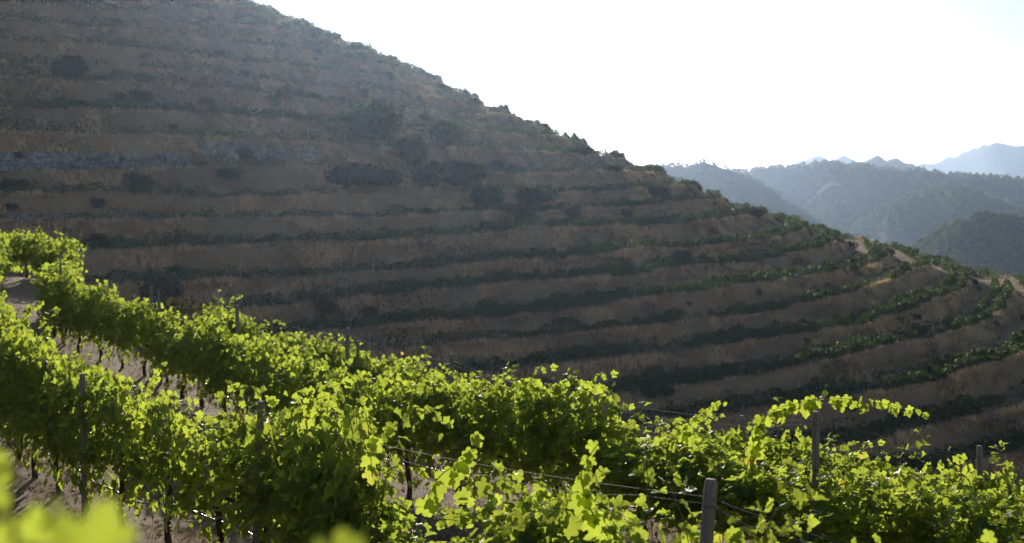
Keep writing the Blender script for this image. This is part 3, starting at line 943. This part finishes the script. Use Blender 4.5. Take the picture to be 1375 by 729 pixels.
def grape_mesh(seed):
    r = np.random.default_rng(seed); a = Acc()
    t = (1 + 5 ** .5) / 2
    ico = np.array([(-1, t, 0), (1, t, 0), (-1, -t, 0), (1, -t, 0), (0, -1, t), (0, 1, t), (0, -1, -t), (0, 1, -t), (t, 0, -1), (t, 0, 1), (-t, 0, -1), (-t, 0, 1)]) / math.sqrt(1 + t * t)
    f = np.array([(0, 11, 5), (0, 5, 1), (0, 1, 7), (0, 7, 10), (0, 10, 11), (1, 5, 9), (5, 11, 4), (11, 10, 2), (10, 7, 6), (7, 1, 8), (3, 9, 4), (3, 4, 2), (3, 2, 6), (3, 6, 8), (3, 8, 9), (4, 9, 5), (2, 4, 11), (6, 2, 10), (8, 6, 7), (9, 8, 1)])
    for i in range(46):
        q = r.random(); rr = .045 * (1 - q) ** .6 * r.random() ** .5; an = r.random() * 6.28
        a.add(ico * .0095 + (rr * math.cos(an), rr * math.sin(an), -.02 - .16 * q), f)
    tube(a, [(0, 0, .03), (0, 0, -.03)], [.002, .002], 4)
    return a.mesh("grape_cluster", M_grape, True)
GR = [grape_mesh(i) for i in range(3)]

VAR = [vine_meshes(500 + i, dens=[1, 1.1, .95, 1.15, .8, 1.05, .9, 1.2, .62, 1.0][i], tall=[0, .2, 0, .1, .3, 0, .2, 0, .2, .35][i]) for i in range(10)]

POST = []
def post_mesh(seed):
    r = np.random.default_rng(seed); a = Acc()
    z = np.array([-.35, 0, .5, 1.0, 1.5, 1.84, 1.88, 1.895]); R = np.array([.043, .042, .041, .04, .039, .039, .037, .03]) * (1 + .03 * r.normal(size=8))
    tube(a, np.stack([.008 * np.sin(z * 2 + seed), .008 * np.cos(z * 3 + seed), z], -1), R, 12)
    po = a.mesh("shaft", M_post, True)
    b = Acc()
    th = np.linspace(0, 6.28, 14)
    tube(b, np.stack([.044 * np.cos(th), .044 * np.sin(th), .004 * np.sin(th * 3)], -1), .0028, 4, cap=False)
    return po, b.mesh("wire_tie", M_wire)
PM = [post_mesh(i) for i in range(3)]

ROWS = {
    'A': (-4.7, "row beside the camera"),
    'B': (0.0, "the nearest sunlit row"),
    'C': (4.7, "the second sunlit row"),
    'D': (9.4, "the third sunlit row"),
    'E': (14.1, "the fourth sunlit row"),
}
POSTS = {
    'B': [(3.35, 4.9), (.97, 8.5), (-3.0, 17.3), (-6.2, 21.6), (-9.0, 27), (-10.9, 31.5), (-12.4, 36), (-14, 41), (-15.5, 45.6), (-17.2, 50.3)],
    'C': [(5.3, 11.8), (3.15, 15.6), (1.0, 20.8), (-1.0, 25.5), (-3.3, 29.3), (-6.1, 33.2), (-8.4, 36.2), (-8.9, 36.8), (-11.9, 43), (-13.9, 47.5)],
}
POSTLAB = {
    ('B', 1): "thick weathered post leaning in front of the nearest vines at the bottom edge",
    ('B', 2): "tall grey post with wires on its top, standing before the nearest sunlit row",
    ('B', 3): "dark upright post standing left of the gap in the first row",
    ('C', 1): "tall post rising clear of the leaves under the arching shoot",
    ('C', 4): "brown post with a pale cut top against the second row's leaves",
    ('C', 5): "thin grey post rising above the vines of the second row, left of the brown one",
    ('C', 6): "left of two dark posts standing side by side in the second row",
    ('C', 7): "right one of two dark posts standing side by side in the second row",
}
def tilt(o, rx, ry, rz): o.rotation_euler = (rx, ry, rz)

vis_count = {}
vid = 0
for rn, (off, rlab) in ROWS.items():
    P = row_curve(off); Ltot = row_at(P, 0)[3]
    ps = POSTS.get(rn)
    if ps is None and rn != 'A':
        ps = []
        s = row_s(P, 9 if rn == 'D' else 16, 14 if rn == 'D' else 14) + 1.7
        s_end = row_s(P, -9.2, 46) if rn == 'D' else row_s(P, 0, 40)
        while s < s_end:
            x, y, _, _ = row_at(P, s); ps.append((x, y)); s += 5
    tops = []
    for i, (x, y) in enumerate(ps or []):
        s = row_s(P, x, y)
        if i >= 6 and rn in 'BC': x, y, _, _ = row_at(P, s)
        z = near_h(x, y)[0]
        e = link("wooden_post", None, loc=(x, y, z))
        sh, wt = PM[i % 3]
        link("shaft", sh, e)
        for h in (.8, 1.3, 1.76): link("wire_tie", wt, e, loc=(0, 0, h))
        rx, ry = rng.normal() * .02, rng.normal() * .02
        if (rn, i) == ('B', 1): rx, ry = -.02, .085
        e.rotation_euler = (rx, ry, rng.random() * 6)
        e.rotation_euler = (rx, ry, 0)
        if rn == 'C' and y > 25: e.scale.z = 1.2
        if rn == 'D': e.scale.z = 1.12
        if rn == 'B': e.scale.z = 1.13 if i == 1 else np.interp(y, [9, 14, 27, 38], [1, 1.14, 1.14, 1.03])
        lab = POSTLAB.get((rn, i), f"weathered wooden post, {ORD[i]} from the right along {rlab}")
        tag(e, lab, "post", "wooden trellis posts in the near vineyard")
        tops.append((s, np.array([x + math.sin(ry) * 1.8, y - math.sin(rx) * 1.8, z + 1.8 * (e.scale.z - 1)])))
    tops.sort(key=lambda q: q[0])
    # wires
    if rn != 'A' and tops:
        for hgt, nm in ((1.80, "top"), (1.76, "twin"), (1.30, "middle"), (.80, "cordon")):
            a = Acc(); pts = []
            for (s0, p0), (s1, p1) in zip(tops[:-1], tops[1:]):
                for t in np.linspace(0, 1, 12, endpoint=False):
                    p = p0 + (p1 - p0) * t
                    sag = .10 * (4 * t * (1 - t)) * (1.6 if nm == "twin" else 1)
                    sx = math.sin(t * 3.14)
                    pts.append(p + np.array([.0, .0, hgt - sag + (.02 * math.sin(t * 25) if nm == "twin" else 0)]))
            pts.append(tops[-1][1] + np.array((0, 0, hgt)))
            tube(a, pts, (.0022 if nm != 'twin' else .0016) if hgt > 1.5 else .0016, 5)
            o = link("trellis_wire", a.mesh("trellis_wire", M_wire, True))
            tag(o, f"{nm} trellis wire strung between the posts of {rlab}", "wire", "trellis wires")
        a = Acc(); pts = []
        s = tops[0][0]
        while s < min(tops[-1][0], Ltot - 1):
            x, y, _, _ = row_at(P, s); z = near_h(x, y, False)[0]
            pts.append((x, y + .03, z + .50 + .05 * math.sin(s * 1.3) + .03 * math.sin(s * 3.1))); s += .4
        tube(a, pts, .011, 6)
        o = link("irrigation_hose", a.mesh("irrigation_hose", M_hose, True))
        tag(o, f"black drip irrigation hose hanging under {rlab}", "hose", "irrigation hoses")
    # vines
    s0, s1 = {'A': (0, 0), 'B': (row_s(P, 4.6, 2.9), row_s(P, -20, 60)), 'C': (row_s(P, 7.8, 6.8), row_s(P, -19, 64)),
              'D': (row_s(P, 13, 8), row_s(P, -9.2, 46.5)), 'E': (row_s(P, 18, 10), row_s(P, 0, 44))}[rn]
    if rn == 'A':
        spots = [(-1.05, 1.9, .55), (-3.15, 8.1, .70), (-4.3, 9.8, .7)]
        for i, (x, y, sc) in enumerate(spots):
            _, _, ang, _ = row_at(P, row_s(P, x, y))
            z = near_h(x, y)[0]
            e = link("grapevine", None, loc=(x, y, z), rot=(0, 0, ang), scale=(1, 1, sc))
            v = VAR[(1, 4, 8)[i]]
            link("foliage", v[1], e); link("trunk", v[0], e); link("cane", v[2], e)
            tag(e, ["grapevine close to the lens at the lower left corner, blurred leaves", "low grapevine at the left edge above the blurred leaves",
                    "low grapevine just beyond the left edge"][i], "grapevine", "grapevines of the near vineyard")
        continue
    s = s0; cnt = 0
    while s < s1:
        x, y, ang, _ = row_at(P, s)
        z = near_h(x, y)[0]
        z2 = near_h(x + math.cos(ang), y + math.sin(ang), False)[0] - near_h(x, y, False)[0]
        px = CX + F * x / max(y, .5)
        vi = int(rng.integers(0, 10))
        sc = rng.uniform(.94, 1.1)
        if rn == 'B' and 250 < px < 345: vi, sc = 8, .86
        if rn == 'B' and 540 < px < 650: vi, sc = 8, .74
        if rn == 'B' and 650 <= px < 780: vi, sc = 5, 1.06
        if rn == 'B' and 400 < px <= 540: vi, sc = (9, 1.08)
        if rn == 'C' and 840 < px < 1000: sc *= .84
        if rn == 'C' and px >= 1000: sc *= .74
        if rn == 'B' and 150 < px < 230: vi, sc = 8, .95
        if rn == 'C' and px < 760: sc *= 1.07
        if rn in 'BC' and px > 830: vi = (0, 2, 5, 7)[vi % 4]; sc = min(sc, 1.0 if rn == 'B' else .76)
        if rn == 'B': sc *= np.interp(y, [9, 14, 18, 21, 32, 40], [1, 1.12, 1.14, 1.30, 1.27, 1.08])
        if px > -140 and px < 1480:
            e = link("grapevine", None, loc=(x, y, z), rot=(0, -math.atan(z2), ang + (math.pi if rng.random() < .5 else 0)), scale=(1, rng.uniform(.9, 1.2), sc))
            if abs(e.rotation_euler.z - ang) > 1: e.rotation_euler.y *= -1
            v = VAR[vi]
            link("foliage", v[1], e); link("trunk", v[0], e); link("cane", v[2], e)
            if y < 26 and rn in 'BC':
                for q in range(2):
                    link("grape_cluster", GR[int(rng.integers(3))], e, loc=(rng.uniform(-.6, .6), rng.choice([-.12, .12]), .76))
            cnt += 1
            tag(e, f"leafy sunlit grapevine, {ORD[min(cnt - 1, 49)]} from the right end of {rlab}", "grapevine", "grapevines of the near vineyard")
            vid += 1
        s += 1.5 * rng.uniform(.95, 1.06)

for i, (x, y, a) in enumerate([(-18.2, 59.2, .3), (-19.6, 60.2, .2), (-18.6, 61.2, .5), (-21, 61, .1)]):
    e = link("grapevine", None, loc=(x, y, near_h(x, y)[0]), rot=(0, 0, a), scale=(1, 1.1, 1.05)); v = VAR[i]
    link("foliage", v[1], e); link("trunk", v[0], e); link("cane", v[2], e)
    tag(e, f"small far grapevine closing off the upper end of the dirt path, {ORD[i]} of four", "grapevine", "grapevines of the near vineyard")

# the long shoot arching over the tall post of the second row, and other stray shoots
def stray(name, pts, lab_parent_xy, smax, seed, every=1, up=False):
    r = np.random.default_rng(seed)
    pts = catmull(np.array(pts, float), 6)
    c = Acc(); tube(c, pts, np.linspace(.005, .002, len(pts)), 4)
    P, Dn, Nn, Sz = [], [], [], []
    L = np.concatenate([[0], np.cumsum(np.linalg.norm(np.diff(pts, axis=0), axis=1))])
    s = .04; sg = 1
    while s < L[-1]:
        p = np.array([np.interp(s, L, pts[:, i]) for i in range(3)]); t = s / L[-1]
        for q in range(1):
            P.append(p + (r.normal(0, .02), r.normal(0, .03), .02 * sg)); Dn.append((r.normal(0, .35) + .25, r.normal(0, .3), -.8 + r.normal(0, .3)))
            Nn.append((r.normal(0, .4), -.8 + r.normal(0, .5), .45)); Sz.append((smax * (1 - t) ** .35 * .9 + .045) * r.uniform(.75, 1.15)); sg = -sg
        s += .062
    return c, leaves_mesh("foliage", np.array(P), np.array(Dn), np.array(Nn), np.array(Sz), M_leaf, r)
def pt(px, py, D): return ((px - CX) / F * D, D, (HY - py) / F * D)
def add_stray(i, path, near, smax=.11):
    """a shoot given in world space, made a child of the vine it grows from"""
    c, lm = stray("shoot", path, near, smax, 900 + i)
    vines = [o for o in COL.objects if o.name.startswith("grapevine")]
    v = min(vines, key=lambda o: (o.location.x - near[0]) ** 2 + (o.location.y - near[1]) ** 2)
    mi = (Matrix.Translation(v.location) @ v.rotation_euler.to_matrix().to_4x4() @ Matrix.Diagonal((*v.scale, 1))).inverted()
    cm = c.mesh("shoot", M_cane)
    cm.transform(mi); lm.transform(mi)
    so_ = link("shoot", cm, v); link("foliage", lm, so_)
add_stray(0, [pt(1000, 640, 15.6), pt(1015, 585, 15.6), pt(1035, 553, 15.8), pt(1093, 536, 16.1), pt(1140, 536, 16), pt(1200, 545, 15.8), pt(1248, 557, 15.6)], (2.6, 16), .13)
add_stray(1, [pt(900, 600, 17.5), pt(920, 575, 17.5), pt(945, 550, 17.5), pt(975, 538, 17.5)], (1.9, 17.6), .10)
add_stray(2, [pt(700, 560, 21), pt(735, 530, 21), pt(770, 512, 21), pt(822, 522, 20.8)], (.9, 21), .13)
add_stray(3, [pt(500, 640, 12.5), pt(497, 600, 12.6), pt(492, 560, 12.6), pt(480, 532, 12.6)], (-1.2, 13.2), .10)
add_stray(4, [pt(500, 520, 29), pt(520, 500, 29), pt(545, 482, 29), pt(567, 478, 29)], (-2.8, 29), .12)
add_stray(5, [pt(570, 680, 11), pt(590, 640, 11), pt(640, 600, 11), pt(628, 575, 11)], (.2, 11), .13)
add_stray(6, [pt(1290, 650, 13), pt(1300, 625, 13), pt(1272, 603, 13)], (4.2, 13.4), .07)
add_stray(7, [pt(800, 700, 9.6), pt(780, 640, 9.6), pt(800, 600, 9.6), pt(812, 592, 9.6)], (1.0, 9.6), .13)
add_stray(8, [pt(400, 640, 15), pt(410, 590, 15), pt(415, 545, 15), pt(440, 530, 15)], (-2, 15.5), .11)
add_stray(9, [pt(180, 600, 19), pt(188, 540, 19), pt(215, 495, 19), pt(222, 488, 19)], (-4.5, 19.6), .10)

for q, path in enumerate([
    [(-1.0, 1.7, -1.7), (-.85, 1.6, -.9), pt(-40, 690, 1.5), pt(30, 650, 1.5), pt(85, 668, 1.45)],
    [(-1.0, 1.7, -1.7), (-.8, 1.5, -.9), pt(20, 760, 1.3), pt(80, 715, 1.3), pt(140, 725, 1.3)],
    [(-1.0, 1.6, -1.6), (-.8, 1.2, -.8), pt(-60, 760, 1.15), pt(25, 735, 1.15), pt(80, 745, 1.12), pt(130, 775, 1.1)],
    [(-.9, 1.9, -1.7), (-.6, 1.7, -1.0), pt(400, 830, 1.4), pt(450, 792, 1.35), pt(530, 785, 1.3)]]):
    add_stray(20 + q, path, (-1.05, 1.9), .10)

# bush and dry bank beyond the second row
x, y = -11.7, 47.0
put_shrub((-11.3, 46.5, near_h(-11.3, 46.5)[0] - .1), 2.6, 1.5, "round olive brown bush on the dry bank beyond the second vine row")

# dry grass near the camera
r = np.random.default_rng(77)
pts = []
n = 60000
D = 3 + 47 * r.random(n) ** 1.2
x = (r.random(n) * 1.1 - .05) * 1375; x = (x - CX) / F * D
z = near_h(x, D)
cl = fbm(x / .9, D / .9, 13, 3)
keep = cl + r.normal(0, .3, n) > -.1
# the walked path between the first two rows stays barer
C = np.stack([x, D, z], -1)[keep]
o = link("dry_grass", tufts("dry_grass", C, .04 + .07 * r.random(len(C)) + .07 * np.clip(cl[keep], 0, 1), 1.3, 6, M_straw, r, w=.004))
tag(o, "dry straw coloured grass between the near vine rows", "grass", kind="stuff")

n = 5000
D = 4 + 30 * r.random(n); x = ((r.random(n) * 1.1 - .05) * 1375 - CX) / F * D
P = np.stack([x, D, near_h(x, D) + .015], -1); a = r.random(n) * 6.28
lm = leaves_mesh("fallen_leaves", P, np.stack([np.cos(a), np.sin(a), r.normal(0, .15, n)], -1), np.stack([r.normal(0, .3, n), r.normal(0, .3, n), np.ones(n)], -1), r.uniform(.04, .10, n), M_straw, r, r.random(n) * .8)
tag(link("fallen_leaves", lm), "dry brown vine leaves fallen on the soil under the rows", "fallen leaves", kind="stuff")

# ------------------------------------------------------------------ haze
hm = bpy.data.materials.new("haze"); hm.use_nodes = True
nt = hm.node_tree; nt.nodes.clear()
out = nt.nodes.new("ShaderNodeOutputMaterial"); pv = nt.nodes.new("ShaderNodeVolumePrincipled")
pv.inputs["Color"].default_value = (.55, .72, 1.0, 1)
pv.inputs["Density"].default_value = .00006
pv.inputs["Anisotropy"].default_value = .8
nt.links.new(pv.outputs[0], out.inputs["Volume"])
x0, x1, y0, y1, z0, z1 = -9000, 13000, -300, 14600, -420, 560
V = np.array([(x, y, z) for x in (x0, x1) for y in (y0, y1) for z in (z0, z1)], float)
Fq = np.array([(0, 1, 3, 2), (4, 6, 7, 5), (0, 4, 5, 1), (2, 3, 7, 6), (0, 2, 6, 4), (1, 5, 7, 3)])
tag(link("haze", mesh("haze", V, Fq, hm)), "pale morning haze over the valley", "haze", kind="stuff")
